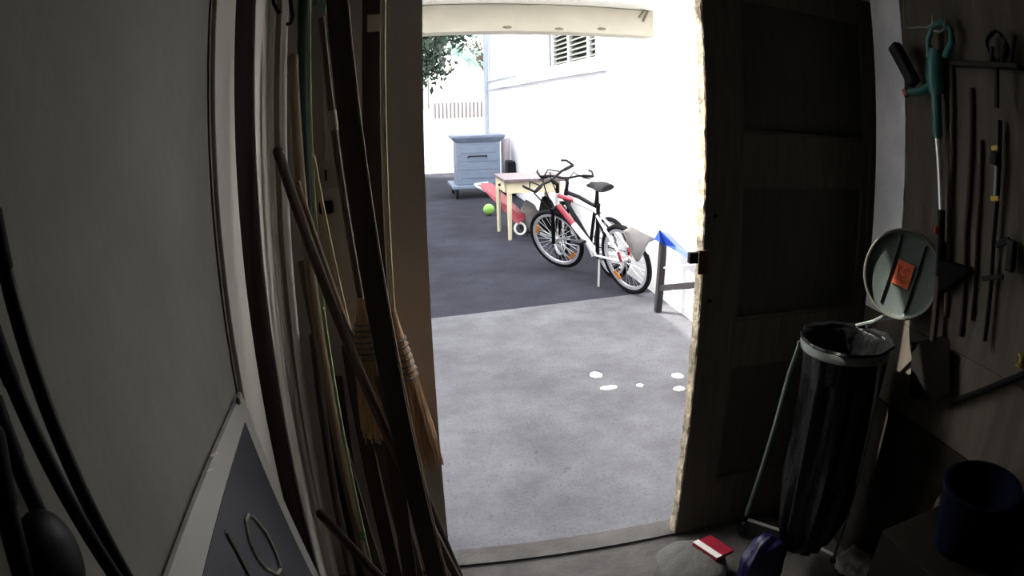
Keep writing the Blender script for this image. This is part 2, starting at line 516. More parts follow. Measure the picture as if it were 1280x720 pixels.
# ================================================================ THINGS FAR OUTSIDE
# railing on a low white wall across the yard
mb = MB(); mb.span((-8, 22.05, 0), (9, 22.3, 1.36)); struct('wall_yard', mb, M_white_wall)
fr = thing('railing', (2.2, 22.1, 1.36), 'pale railing of thin upright bars on the white wall beyond the yard', 'railing')
x = 1.42
while x < 3.1:
    q = MB(); q.span((x, 22.13, 1.36), (x + .045, 22.17, 1.95)); build('picket', q, M_picket, fr)
    x += .128
q = MB(); q.span((1.36, 22.12, 1.90), (3.1, 22.18, 1.94)); build('rail', q, M_white_paint, fr)
fr2 = thing('gate', (.6, 20.0, 0), 'tall barred white gate under the dark tree by the yard wall', 'gate')
x = -.6
while x < 1.2:
    q = MB(); q.span((x, 20.0, 1.72), (x + .03, 20.03, 2.62)); build('bar', q, M_picket, fr2)
    x += .17
q = MB(); q.span((-.75, 19.99, 0), (1.22, 20.04, 1.72)); build('gate_panel', q, M_white_paint, fr2)
q = MB(); q.span((-.75, 19.99, 2.6), (1.22, 20.04, 2.65)); build('top_rail', q, M_white_paint, fr2)

def tree(name, base, crown, rad, sc, nl, ls, mleaf, label, seed):
    t = thing(name, base, label, 'tree')
    rr = random.Random(seed)
    q = MB()
    b = Vector(base); c = Vector(crown)
    q.tube([b, lerp(b, c, .5) + Vector((.1, 0, 0)), c], [.16, .11, .05], 9)
    build('trunk', q, M_bark, t, smooth=True)
    q = MB()
    tips = []
    for i in range(22):
        v = Vector((rr.uniform(-1, 1), rr.uniform(-1, 1), rr.uniform(-.9, .8))).normalized()
        tip = c + Vector((v.x * sc[0], v.y * sc[1], v.z * sc[2])) * rad * .8
        tips.append(tip)
        q.tube([lerp(b, c, rr.uniform(.65, .95)), lerp(c, tip, .5) + Vector((0, 0, .12)), tip], [.05, .03, .012], 5)
    build('branch', q, M_bark, t, smooth=True)
    me_v, me_f = [], []
    for i in range(nl):
        tp = rr.choice(tips)
        o = Vector((rr.gauss(0, 1), rr.gauss(0, 1), rr.gauss(0, 1))) * rad * .15
        p = tp + o
        a = Vector((rr.uniform(-1, 1), rr.uniform(-1, 1), rr.uniform(-1, 1))).normalized()
        w = a.cross(Vector((rr.uniform(-1, 1), rr.uniform(-1, 1), rr.uniform(-1, 1)))).normalized()
        l = ls * rr.uniform(.7, 1.3)
        k = len(me_v)
        me_v += [p - a * l, p + w * l * .4, p + a * l, p - w * l * .4]
        me_f.append((k, k + 1, k + 2, k + 3))
    me = bpy.data.meshes.new('foliage')
    me.from_pydata([tuple(v - b) for v in me_v], [], me_f)
    me.materials.append(mleaf)
    o = bpy.data.objects.new('foliage', me)
    COL.objects.link(o)
    o.parent = t
    o['kind'] = 'stuff'
    return t
tree('garden_tree', (-.6, 16.0, 0), (.05, 16.0, 3.6), 1.75, (1, .8, .95), 11000, .10, M_leaf, 'dark green leafy tree hanging over the yard at the left of the doorway', 3)
tree('garden_tree', (5.9, 34.0, 0), (4.4, 34.0, 5.1), 1.6, (1, 1, .9), 1100, .12, M_leaf2, 'pale sunlit tree far behind the railing', 8)

# crate on a wheeled dolly
ct = thing('storage_crate', (1.55, 12.75, .22), 'blue-grey wooden crate with flared lid standing on a dolly', 'crate')
X0, X1, Y0, Y1 = 1.19, 2.0, 12.42, 13.1
q = MB(); q.span((X0, Y0, .242), (X1, Y1, 1.06)); build('crate_body', q, M_crate_blue, ct, bevel=.01)
for z in (.36, .52, .68, .84):
    q = MB(); q.span((X0 + .06, Y0 - .012, z), (X1 - .06, Y0 + .005, z + .135)); build('plank', q, M_crate_blue, ct, bevel=.004)
for xx in (X0, X1 - .07):
    q = MB(); q.span((xx, Y0 - .02, .242), (xx + .07, Y0 + .01, 1.06)); build('corner_post', q, M_crate_blue, ct, bevel=.004)
q = MB()
lo = [(X0, Y0 - .02), (X1, Y0 - .02), (X1, Y1), (X0, Y1)]
hi = [(X0 - .09, Y0 - .09), (X1 + .09, Y0 - .09), (X1 + .09, Y1 + .05), (X0 - .09, Y1 + .05)]
rows = [[(p[0], p[1], 1.04) for p in lo], [(p[0], p[1], 1.13) for p in hi], [(p[0], p[1], 1.17) for p in hi]]
V = [[q.bm.verts.new(p) for p in r] for r in rows]
for a, b in zip(V, V[1:]):
    for j in range(4):
        q.bm.faces.new((a[j], a[(j + 1) % 4], b[(j + 1) % 4], b[j]))
q.bm.faces.new(V[-1])
build('lid', q, M_crate_lid, ct)
q = MB(); q.tube([(1.40, Y0 - .02, .76), (1.40, Y0 - .06, .78), (1.75, Y0 - .06, .78), (1.75, Y0 - .02, .76)], .014, 6); build('handle', q, M_iron, ct)
dl = thing('dolly', (1.6, 12.6, 0), 'low blue-grey four-wheeled dolly under the crate', 'dolly')
q = MB(); q.span((1.08, 12.2, .185), (2.1, 13.3, .24)); build('deck', q, M_crate_blue, dl, bevel=.01)
for xx, yy in ((1.17, 12.3), (1.98, 12.3), (1.17, 13.15), (1.98, 13.15)):
    q = MB(); q.lathe([(0, -.022), (.08, -.022), (.086, 0), (.08, .022), (0, .022)], (xx, yy, .086), (1, 0, 0), 16)
    w = build('caster', q, M_black_rubber, dl, smooth=True)
    q = MB(); q.span((xx - .03, yy - .03, .08), (xx - .024, yy + .03, .185)); q.span((xx + .024, yy - .03, .08), (xx + .03, yy + .03, .185)); o = build('caster_fork', q, M_iron, w); o['kind'] = 'stuff'
# pale rolled sheet and black box behind the crate
q = MB(); q.tube([(2.19, 12.9, .02), (2.19, 12.9, 1.08)], .085, 16)
tag(build('rolled_sheet', q, M_pink, None, smooth=True), 'pale pinkish rolled sheet standing upright beside the blue-grey crate', 'roll')
q = MB(); q.span((2.14, 12.35, .0), (2.28, 12.7, .66)); tag(build('black_box', q, M_black_plastic, None, bevel=.02), 'black box on the ground between crate and white wall', 'box')

# table
tb = thing('side_table', (1.75, 8.6, 0), 'cream painted table with brown wooden top and small drawer by the white wall', 'table')
q = MB(); q.span((1.36, 8.16, .745), (2.15, 8.98, .785)); build('tabletop', q, M_table_top, tb, bevel=.006)
for xx, yy in ((1.44, 8.26), (1.40, 8.88), (2.06, 8.26), (2.06, 8.88)):
    q = MB(); q.tube([(xx, yy, 0), (xx, yy, .5), (xx, yy, .745)], [.024, .032, .036], 4); build('leg', q, M_cream, tb)
q = MB()
q.span((1.42, 8.23, .60), (2.09, 8.255, .745)); q.span((1.42, 8.885, .60), (2.09, 8.91, .745)); q.span((2.075, 8.255, .60), (2.10, 8.885, .745))
build('apron', q, M_cream, tb)
q = MB(); q.span((1.385, 8.30, .605), (1.41, 8.85, .74)); dr = build('drawer', q, M_cream, tb, bevel=.004)
q = MB(); q.ball((1.372, 8.6, .672), .02, 2); build('knob', q, M_iron, dr)

# red toy barrow under the table
rb = thing('toy_barrow', (1.6, 8.7, 0), 'red toy wheelbarrow with pale handle leaning under the cream table', 'toy')
A, B = (1.274, 9.3, 0.517), (1.646, 8.55, 0.115)
q = MB(); q.prism([Vector(A) + Vector((-.06, 0, .05)), Vector(A) + Vector((.1, 0, .04)), Vector(B) + Vector((.05, 0, .1)), Vector(B) + Vector((-.06, 0, .02))], (.02, .12, .05)); build('tray', q, M_red, rb, bevel=.008)
q = MB(); q.tube([Vector(A) + Vector((.02, .05, -.02)), Vector(A) + Vector((-.1, .06, .05)), Vector(A) + Vector((-.12, .16, .07)), Vector(A) + Vector((.08, .25, .08))], .016, 8); build('handle', q, M_white_tube, rb, smooth=True)
C0 = (1.625, 8.55, 0.137)
q = MB(); cc = Vector((C0[0], C0[1], .085))
q.tube([cc + Vector((math.cos(a) * .07, math.sin(a) * .03, math.sin(a) * .07)) for a in [i * math.pi / 8 for i in range(16)]], .015, 6, closed=True); wh = build('wheel', q, M_white_tube, rb, smooth=True)
q = MB(); q.tube([Vector(B) + Vector((0, .05, .05)), cc], .01, 6); build('fork', q, M_iron, rb)
q = MB(); q.tube([lerp(A, B, .55) + Vector((.06, .1, .02)), (C0[0] + .1, 8.82, .01)], .011, 6); build('stand', q, M_iron, rb)
# green ball
q = MB(); q.ball((1.468, 10.3, 0.121), .088, 3); 
bo = build('play_ball', q, M_lime, None, smooth=True); tag(bo, 'lime green ball on the asphalt beside the table legs', 'ball')
zmin = min(v.co.z for v in bo.data.vertices); bo.location.z = -zmin - .002
# grey bags behind the table legs
for (bx, by, h, w, m, lb) in ((1.78, 8.75, .42, .12, M_sheet, 'grey plastic bag standing under the cream table'), (2.0, 8.62, .5, .11, M_black_plastic, 'black upright bag at the back under the cream table')):
    q = MB(); q.ball((bx, by, h * .48), 1, 3, (w, w * .8, h * .52), .06, flat=-h * .47); tag(build('plastic_bag', q, m, None, smooth=True), lb, 'bag')

# ================================================================ BICYCLES
def bicycle(name, loc, head, lean, scale, white, label, dark=False, steer=18):
    t = thing(name, loc, label, 'bicycle', 'bicycles leaning by the white wall', rot=(0, 0, 0))
    t.rotation_euler = (Matrix.Rotation(R(head), 3, 'Z') @ Matrix.Rotation(R(-lean), 3, 'X')).to_euler()
    t.scale = (scale,) * 3
    F1, F2 = (M_frame_white, M_frame_red) if white else (M_frame_black, M_frame_black)
    WB, RW = 1.10, .335
    rear, front, bb = Vector((0, 0, RW)), Vector((WB, 0, RW)), Vector((.43, 0, .30))
    hlo, hhi = Vector((.955, 0, .735)), Vector((.905, 0, .865))
    st = Matrix.Rotation(R(steer), 3, (hhi - hlo).normalized())
    def S(p):
        return hhi + st @ (Vector(p) - hhi)
    def wheel(c, rot, kind, nm):
        a = [i * 2 * math.pi / 40 for i in range(40)]
        def ring(r):
            return [c + rot @ Vector((math.cos(x) * r, 0, math.sin(x) * r)) for x in a]
        q = MB(); q.tube(ring(RW - .024), .024, 8, closed=True); w = build(nm, q, M_tyre, t, smooth=True)
        q = MB()
        for (r0, r1) in ((RW - .047, RW - .068),):
            for s in (-.012, .012):
                pass
        P = []
        for x in a:
            u = rot @ Vector((math.cos(x), 0, math.sin(x))); n_ = rot @ Vector((0, 1, 0))
            P.append([q.bm.verts.new(c + u * r + n_ * y) for r, y in ((RW - .04, -.013), (RW - .04, .013), (RW - .07, .010), (RW - .07, -.010))])
        for i in range(40):
            A_, B_ = P[i], P[(i + 1) % 40]
            for j in range(4):
                q.bm.faces.new((A_[j], A_[(j + 1) % 4], B_[(j + 1) % 4], B_[j]))
        build('rim', q, M_rim, w)
        q = MB()
        for i in range(28):
            x = i * 2 * math.pi / 28
            y = .025 if i % 2 else -.025
            x2 = x + (.5 if (i // 2) % 2 else -.5)
            q.tube([c + rot @ Vector((math.cos(x2) * .02, y, math.sin(x2) * .02)), c + rot @ Vector((math.cos(x) * (RW - .06), 0, math.sin(x) * (RW - .06)))], .0022, 4)
        o = build('spokes', q, M_steel, w); o['kind'] = 'stuff'
        q = MB(); q.lathe([(0, -.05), (.018, -.05), (.018, -.03), (.03, -.028), (.03, -.022), (.016, -.018), (.016, .018), (.03, .022), (.03, .028), (.018, .03), (.018, .05), (0, .05)], c, rot @ Vector((0, 1, 0)), 12); build('hub', q, M_steel, w, smooth=True)
        for x in kind:
            u = rot @ Vector((math.cos(x), 0, math.sin(x))); tn = rot @ Vector((-math.sin(x), 0, math.cos(x)))
            q = MB(); q.bar(c + u * .235 - tn * .05 + rot @ Vector((0, .012, 0)), c + u * .235 + tn * .05 + rot @ Vector((0, .012, 0)), .034, .012, rot @ Vector((0, 1, 0))); build('reflector', q, M_amber, w, bevel=.003)
        for x in (R(170), R(250), R(20)) if white and len(kind) > 1 else ():
            u = rot @ Vector((math.cos(x), 0, math.sin(x)))
            q = MB(); q.bar(c + u * .07 + rot @ Vector((0, .014, 0)), c + u * .2 + rot @ Vector((0, .014, 0)), .03, .008, rot @ Vector((0, 1, 0))); build('wheel_clip', q, M_clear, w, bevel=.003)
        return w
    wheel(rear, Matrix.Identity(3), (R(-50),) if white else (), 'rear_wheel')
    wheel(S(front), st, (R(28), R(228)) if white else (), 'front_wheel')
    def part(nm, pts, r, m, n=10, **k):
        q = MB(); q.tube(pts, r, n); return build(nm, q, m, t, smooth=True, **k)
    # frame
    part('head_tube', [hlo, hhi], .024, F1)
    seatcl = Vector((.30, 0, .745))
    mid = lerp(hlo, bb, .42)
    part('down_tube', [lerp(hlo, bb, .04), mid], .029, F2 if white else F1)
    part('down_tube', [mid, bb], .032, F1)
    mt = lerp(hhi, seatcl, .45)
    part('top_tube', [lerp(hhi, seatcl, .03) + Vector((0, 0, -.03)), mt], .022, F2)
    part('top_tube', [mt, seatcl], .022, F1)
    part('seat_tube', [bb, seatcl, seatcl + Vector((-.03, 0, .08))], .02, M_frame_black)
    for s in (-1, 1):
        part('seat_stay', [seatcl + Vector((0, .02 * s, -.03)), rear + Vector((.02, .06 * s, .09))], .013, F1)
        part('dropout', [rear + Vector((.02, .06 * s, .09)), rear + Vector((0, .06 * s, 0))], .0135, F2)
        part('chain_stay', [bb + Vector((0, .03 * s, 0)), rear + Vector((0, .06 * s, 0))], .012, F1)
    # fork
    fa = lerp(hlo, hhi, -.15)
    crown = fa + Vector((.015, 0, -.02))
    for s in (-1, 1):
        part('fork_leg', [S(crown + Vector((0, .06 * s, 0))), S(lerp(crown, front, .45) + Vector((0, .06 * s, 0))), S(front + Vector((0, .06 * s, -.015)))], [.016, .021, .019], M_frame_black)
    part('fork_crown', [S(crown + Vector((0, -.075, 0))), S(crown + Vector((0, .075, 0)))], .024, M_frame_black)
    # cockpit
    sb = hhi + Vector((-.03, 0, .085)); bc = sb + Vector((.06, 0, .05))
    part('stem', [hhi, sb, S(bc)], .02, M_frame_black)
    hb = [bc + Vector((-.05, .31, .02)), bc + Vector((-.02, .16, .025)), bc + Vector((0, .05, 0)), bc + Vector((0, -.05, 0)), bc + Vector((-.02, -.16, .025)), bc + Vector((-.05, -.31, .02))]
    bar_o = part('handlebar', [S(p) for p in hb], .013, M_frame_black)
    for s in (-1, 1):
        g0, g1 = bc + Vector((-.05, .32 * s, .02)), bc + Vector((-.03, .20 * s, .024))
        q = MB(); q.tube([S(g0), S(g1)], .018, 8); build('grip', q, M_black_rubber, bar_o, smooth=True)
        q = MB(); q.tube([S(g1 + Vector((.02, 0, -.01))), S(g1 + Vector((.06, .03 * s, -.025))), S(g0 + Vector((.07, 0, -.04)))], .008, 6); build('brake_lever', q, M_steel if white else M_frame_black, bar_o, smooth=True)
        c0 = bc + Vector((.02, .17 * s, .02))
        part('brake_cable', [S(c0), S(c0 + Vector((.12, -.02 * s, .03))), S(c0 + Vector((.19, -.06 * s, -.06))), S(c0 + Vector((.15, -.11 * s, -.20))), S(crown + Vector((.05, .03 * s, -.02)))], .007, M_frame_black, 6)
    for s in (-1, 1):
        part('bar_end', [S(bc + Vector((-.05, .325 * s, .02))), S(bc + Vector((.03, .34 * s, .07))), S(bc + Vector((.08, .32 * s, .08)))], .012, M_frame_black, 8)
    # saddle
    sp_top = seatcl + Vector((-.055, 0, .225))
    part('seat_post', [seatcl, sp_top], .014, M_frame_black)
    q = MB()
    prof = [(-.15, .075, .035), (-.12, .085, .045), (-.04, .07, .04), (.04, .035, .03), (.12, .022, .024), (.15, .012, .016)]
    rings = []
    for x_, w_, h_ in prof:
        rings.append([q.bm.verts.new(sp_top + Vector((x_ - .01, math.cos(k * math.pi / 5) * w_, .02 + (math.sin(k * math.pi / 5) * h_ if k < 6 else 0)))) for k in range(10)])
        for k in range(6, 10):
            v = rings[-1][k]; v.co.y = sp_top.y + math.cos(k * math.pi / 5) * w_; v.co.z = sp_top.z + .02 + math.sin(k * math.pi / 5) * h_ * .5
    for a_, b_ in zip(rings, rings[1:]):
        for j in range(10):
            q.bm.faces.new((a_[j], a_[(j + 1) % 10], b_[(j + 1) % 10], b_[j]))
    q.bm.faces.new(rings[0]); q.bm.faces.new(list(reversed(rings[-1])))
    build('saddle', q, M_black_rubber, t, smooth=True)
    # drivetrain
    q = MB(); q.lathe([(.06, -.003), (.088, -.003), (.088, .003), (.06, .003), (.06, -.003)], bb + Vector((0, -.05, 0)), (0, 1, 0), 28); build('chainring', q, M_steel, t)
    ca = Vector((math.cos(R(250)), 0, math.sin(R(250)))) * .17
    for s in (-1, 1):
        e = bb + ca * s + Vector((0, -.075 * s, 0))
        q = MB(); q.tube([bb + Vector((0, -.06 * s, 0)), e], .012, 8); ck = build('crank', q, M_steel, t, smooth=True)
        q = MB(); q.box(e + Vector((0, -.055 * s, 0)), (.09, .09, .024)); build('pedal', q, M_black_plastic, ck, bevel=.005)
    q = MB(); q.tube([bb + Vector((.06, -.05, .08)), rear + Vector((0, -.05, .045))], .005, 5); q.tube([bb + Vector((.06, -.05, -.08)), rear + Vector((0, -.05, -.045))], .005, 5); build('chain', q, M_frame_black, t)
    # kickstand to the ground on the left
    if white:
        part('kickstand', [bb + Vector((-.06, .03, -.03)), Vector((.34, .115, .028))], .011, M_steel)
        q = MB(); q.bar(Vector((-.05, -.02, .72)), Vector((-.33, -.02, .45)), .05, .008, (1, 0, 1)); build('mudguard', q, M_frame_white, t, bevel=.004)
    return t
bicycle('mountain_bike', (2.095, 5.596, 0), 111, 13, 1.0, True, 'white and red mountain bike nearest the doorway, propped on its kickstand')
bicycle('mountain_bike', (2.10, 6.15, 0), 106, 3, .92, False, 'all black smaller bicycle behind the white and red one, against the wall', steer=-12)

# ================================================================ TRESTLE WITH BLUE SHEET
ts = thing('trestle', (2.11, 4.99, 0), 'dark trestle frame with post and rails at the foot of the white wall', 'trestle')
q = MB(); q.bar((2.115, 4.99, 0.007), (2.141, 4.99, 0.602), .055, .055, (0, 1, 0)); build('post', q, M_post, ts, bevel=.004)
q = MB(); q.bar((2.11, 3.9, .03), (2.11, 3.9, .63), .055, .055, (0, 1, 0)); build('post', q, M_post, ts, bevel=.004)
q = MB(); q.bar((2.126, 4.97, 0.214), (2.115, 4.249, 0.434), .035, .05, (0, 0, 1)); build('rail', q, M_post, ts, bevel=.004)
q = MB(); q.tube([(2.145, 4.98, 0.382), (2.115, 4.266, 0.579)], .008, 6); build('thin_rail', q, M_pink, ts)
q = MB()
def sheet(q, rows, th=.004):
    vs = [[q.bm.verts.new(Vector(p)) for p in r] for r in rows]
    for a, b in zip(vs, vs[1:]):
        for j in range(len(a) - 1):
            q.bm.faces.new((a[j], a[j + 1], b[j + 1], b[j]))
    return q
bl0, bl1 = (2.082, 5.04, 0.615), (2.102, 4.99, 0.704)
bl2, bl3 = (2.13, 4.701, 0.623), (2.13, 4.299, 0.601)
lo0, lo1, lo2, lo3 = (2.091, 4.94, 0.608), (2.143, 4.94, 0.579), (2.105, 4.643, 0.599), (2.105, 4.246, 0.591)
back = [Vector(p) + Vector((.10, .03, -.04)) for p in (bl0, bl1, bl2, bl3)]
sheet(q, [back, [bl0, bl1, bl2, bl3], [lo0, lo1, lo2, lo3]])
o = build('tarpaulin', q, M_blue, None); sm = o.modifiers.new('solid', 'SOLIDIFY'); sm.thickness = .004
tag(o, 'bright blue plastic sheet pulled to a point over the trestle post', 'sheet')
# grey bag / cloth hung between trestle and bicycle
q = MB()
top = [(1.79, 5.02, 0.696), (1.865, 5.02, 0.732), (1.943, 5.02, 0.69), (2.022, 5, 0.651), (2.076, 4.99, 0.625)]
mid_ = [(1.844, 5.05, 0.595), (1.886, 5.03, 0.584), (1.939, 5.02, 0.571), (1.977, 5.01, 0.578), (2.016, 5, 0.598)]
low = [(1.892, 5.06, 0.491), (1.913, 5.04, 0.481), (1.941, 5.02, 0.477), (1.962, 5.02, 0.496), (1.99, 5.02, 0.535)]
tip = [(1.929, 5.06, 0.435), (1.94, 5.05, 0.43), (1.95, 5.04, 0.439), (1.953, 5.03, 0.454), (1.96, 5.03, 0.467)]
sheet(q, [top, mid_, low, tip])
o = build('hanging_cloth', q, M_sheet, None, smooth=True); sm = o.modifiers.new('solid', 'SOLIDIFY'); sm.thickness = .004
tag(o, 'grey cloth hanging in a point between the bicycle wheel and the blue sheet', 'cloth')

# sun flecks painted as thin white patches on the concrete
for i, (p, rx, ry, lb) in enumerate((((1.213, 3.829, 0), .04, .05, 'larger round sun fleck painted white, nearer the bicycles, in middle of concrete'), ((1.231, 3.612, -0), .06, .032, 'longest painted sun fleck, flat white oval on the concrete apron'), ((1.432, 3.593, 0), .022, .025, 'smallest painted sun fleck, a white dot alone on the concrete apron'), ((1.726, 3.667, 0), .04, .045, 'painted white sun fleck by the door leaf edge, the farther of two'), ((1.654, 3.474, 0), .04, .035, 'painted white sun fleck by the door leaf edge, the nearer of two'))):
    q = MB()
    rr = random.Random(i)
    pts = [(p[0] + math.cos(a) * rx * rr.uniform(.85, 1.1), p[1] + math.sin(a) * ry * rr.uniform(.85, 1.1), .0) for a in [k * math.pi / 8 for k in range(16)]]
    q.prism(pts, (0, 0, .004)); tag(build('sun_fleck', q, M_spot, None), lb, 'splash', 'painted sun flecks on the concrete')  # flecks of sunlight painted as flat white patches

# ================================================================ LEFT WALL
# sign board leaning on the left wall
sg = thing('sign_board', (-.2, .95, 0), 'dark sign board with pale border and the number 10, leaning on the left wall', 'sign')
def signpt(y, z, off=0.0):
    return (-.37 + (1.13 - z) * .169 + off, y, z)
ytop = 1.312
q = MB(); q.prism([signpt(ytop, 1.135), signpt(.5, 1.135), signpt(.5, .004), signpt(ytop, .004)], (-.008, 0, 0)); build('board', q, M_sign_border, sg)
q = MB(); q.prism([signpt(1.262, 1.085, .0015), signpt(.55, 1.05, .0015), signpt(.55, .06, .0015), signpt(1.262, .06, .0015)], (-.0015, 0, 0)); pn = build('sign_face', q, M_sign_panel, sg)
q = MB(); q.tube([(-0.351, 0.919, 1.034), (-0.342, 0.922, 0.981), (-0.332, 0.918, 0.925), (-0.321, 0.902, 0.858)], .005, 6); build('digit', q, M_sign_ink, pn)
q = MB(); q.tube([(-0.342, 1.053, 0.982), (-0.342, 1.025, 0.984), (-0.337, 0.998, 0.954), (-0.331, 0.993, 0.917), (-0.324, 1.01, 0.874), (-0.316, 1.047, 0.828), (-0.314, 1.083, 0.815), (-0.32, 1.099, 0.85), (-0.329, 1.098, 0.908), (-0.338, 1.076, 0.957)], .0045, 6, closed=True); build('digit', q, M_sign_ink, pn)
q = MB(); q.lathe([(0, 0), (.008, 0), (.008, .003), (0, .004)], (-0.37, 1.264, 1.135), (1, 0, .169), 10); build('screw', q, M_iron, sg)
for a, b in (((-0.371, 1.002, 1.145), (-0.368, 1.037, 1.132)), ((-0.369, 0.955, 1.139), (-0.367, 0.992, 1.124))):
    q = MB(); q.tube([a, b], .0022, 5); build('scratch_or_glint', q, M_white_tube, sg)  # reflections on the border, painted as thin white strips

# tool handles standing at the far left, close to the lens
def far_left(nm, a, b, r, m, lb, top_z=None, cat='tool', grp='dark poles by the near left wall'):
    t = thing(nm, tuple(down(a, b)), lb, cat, grp)
    A_ = Vector(a); B_ = down(a, b)
    q = MB(); q.tube([A_, B_], r, 10); build('handle', q, m, t, smooth=True)
    q = MB(); q.lathe([(0, -r * .7), (r * .8, -r * .4), (r * 1.12, 0), (r * 1.12, .05), (r, .052)], A_, (B_ - A_).normalized(), 12); build('end_cap', q, M_black_rubber, t, smooth=True)
    return t
far_left('tool_pole', (-0.36, 0.462, 1.665), (-0.345, 0.48, 1.438), .009, M_black_plastic, 'black pole crossing the upper left wall, highest of the poles there')
far_left('tool_pole', (-0.352, 0.42, 1.576), (-0.33, 0.462, 1.302), .009, M_black_plastic, 'black pole slanting across to the bottom beside the sign board')
far_left('tool_pole', (-0.335, 0.376, 1.532), (-0.325, 0.374, 1.433), .009, M_black_plastic, 'short dark pole leaning behind the dark brush block')
far_left('tool_pole', (-0.3, 0.322, 1.532), (-0.3, 0.288, 1.433), .011, M_black_plastic, 'dark pole at the frame corner in front of the brush block')
bh = thing('brush_head', (-0.3, 0.336, 1.421), 'dark rounded brush block among the poles by the near left wall', 'brush')
cb = Vector((-0.3, 0.329, 1.415))
q = MB(); q.ball(cb, 1, 3, (.028, .042, .045)); build('block', q, M_black_plastic, bh, smooth=True)
q = MB(); q.tube([cb + Vector((0, 0, -.03)), (cb.x, cb.y, .004)], .012, 8); build('handle', q, M_wood_dark, bh, smooth=True)

# switch on the front wall
sw = thing('light_switch', (-.205, 2.04, 1.52), 'small pale square rotary switch on the front wall behind the handles', 'switch')
q = MB(); q.span((-.245, 2.015, 1.478), (-.165, 2.04, 1.562)); build('switch_box', q, M_switch, sw, bevel=.006)
q = MB(); q.lathe([(0, 0), (.026, 0), (.028, .008), (.020, .01), (.020, .018), (0, .018)], (-.205, 2.016, 1.522), (0, -1, 0), 20); build('dial', q, M_switch, sw, smooth=True)
q = MB(); q.box((-.205, 1.995, 1.522), (.008, .008, .032)); build('toggle', q, M_wood_dark, sw)
q = MB(); q.tube([(-.205, 2.033, 1.56), (-.205, 2.033, 2.5)], .007, 8); tag(build('conduit', q, M_plaster_front, None), 'thin painted conduit running up from the rotary switch', 'conduit')
q = MB(); q.span((-.235, 2.02, 1.40), (-.19, 2.04, 1.44)); tag(build('cable_clip', q, M_iron, None, bevel=.006), 'dark clip on the front wall just below the switch', 'clip')

# ---- bundle of handles in the left corner
def rod(nm, a, b, r, m, lb, cat='handle', cap=None, n=8, bend=None):
    A_ = Vector(a); B_ = down(a, b)
    t = thing(nm, tuple(B_), lb, cat)
    q = MB(); q.tube([A_, lerp(A_, B_, .5), B_], r, n); build('shaft', q, m, t, smooth=True)
    d = (B_ - A_).normalized()
    q = MB(); q.lathe([(0, -r * .8), (r * .75, -r * .55), (r * 1.05, 0), (r * 1.05, r * 1.5), (r * .98, r * 1.6)], A_, d, 10); build('end_knob', q, cap or m, t, smooth=True)
    return t
t = rod('white_pole', (-0.359, 1.97, 2.248), (-0.384, 1.93, 0.168), .0115, M_white_tube, 'white tube standing nearest the left wall boards, black hook near top', 'pole')
q = MB(); q.tube([(-0.361, 1.95, 2.108), (-0.356, 1.945, 2.069), (-0.344, 1.94, 2.046), (-0.335, 1.945, 2.033)], .006, 6); build('hook', q, M_black_rubber, t, smooth=True)
t = rod('white_pole', (-0.317, 1.95, 2.237), (-0.339, 1.9, 0.191), .0115, M_white_tube, 'white tube second from the left wall boards, behind a wooden handle', 'pole')
q = MB(); q.tube([(-0.304, 1.925, 2.09), (-0.297, 1.925, 2.048), (-0.292, 1.925, 2.016), (-0.298, 1.925, 1.994), (-0.311, 1.925, 1.993)], .006, 6); build('hook', q, M_black_rubber, t, smooth=True)
rod('wooden_pole', (-0.283, 1.88, 1.885), (-0.218, 1.8, 0.543), .016, M_wood_tan, 'tan wooden handle whose cut end is highest of the leaning handles', 'handle')
rod('wooden_pole', (-0.308, 1.74, 1.622), (-0.121, 1.7, 0.999), .0145, M_wood_brown, 'thick brown round handle slanting across the bundle from the white tubes', 'handle')
rod('wooden_pole', (-0.265, 1.8, 1.526), (-0.098, 1.76, 0.923), .008, M_wood_tan, 'thin tan stick running just beside the thick slanting handle', 'stick')
t = thing('flat_board', tuple(down((-0.282, 1.9, 1.287), (-0.207, 1.85, 0.573))), 'flat dark brown lath with square top, low among the handles', 'board')
q = MB(); q.bar((-0.282, 1.9, 1.287), down((-0.282, 1.9, 1.287), (-0.207, 1.85, 0.573)), .03, .012, (0, 1, 0)); build('lath', q, M_wood_brown, t, bevel=.002)
# green leaf rake: post and wire tines at the top
t = rod('garden_rake', (-0.27, 1.99, 2.157), (-0.257, 1.96, 0.297), .0165, M_green_dark, 'dark green metal rake standing head up in the corner', 'rake')
for pts in ([(-0.238, 1.97, 2.176), (-0.224, 1.96, 2.081), (-0.232, 1.95, 2.041)], [(-0.193, 1.97, 2.171), (-0.192, 1.96, 2.067), (-0.2, 1.95, 2.022)], [(-0.218, 1.97, 2.174), (-0.207, 1.965, 2.086), (-0.211, 1.96, 2.056)]):
    q = MB(); q.tube(pts, .005, 6); build('tine', q, M_green, t, smooth=True)
q = MB(); q.tube([(-0.27, 1.98, 2.177), (-0.189, 1.975, 2.171)], .007, 6); build('crossbar', q, M_green, t)
rod('cane_or_highlight', (-0.241, 1.93, 2.114), (-0.234, 1.92, 1.365), .0045, M_cane_highlight, 'thin pale green highlight of the dark green rake post, painted as an upright rod', 'cane')  # highlight along the dark green post, painted as a pale rod
rod('cane_or_highlight', (-0.228, 1.89, 1.589), (-0.163, 1.88, 1.13), .0055, M_wood_pale, 'thin straw yellow cane leaning right of the green rake', 'cane')
t = rod('cane_or_highlight', (-0.22, 1.8, 1.167), (-0.199, 1.78, 0.616), .0055, M_cane_highlight, 'short green cane with a bright green tag low in the bundle', 'cane')
q = MB(); q.ball((-0.198, 1.775, 0.394), 1, 2, (.008, .008, .022)); build('tag_clip', q, M_green, t, smooth=True)
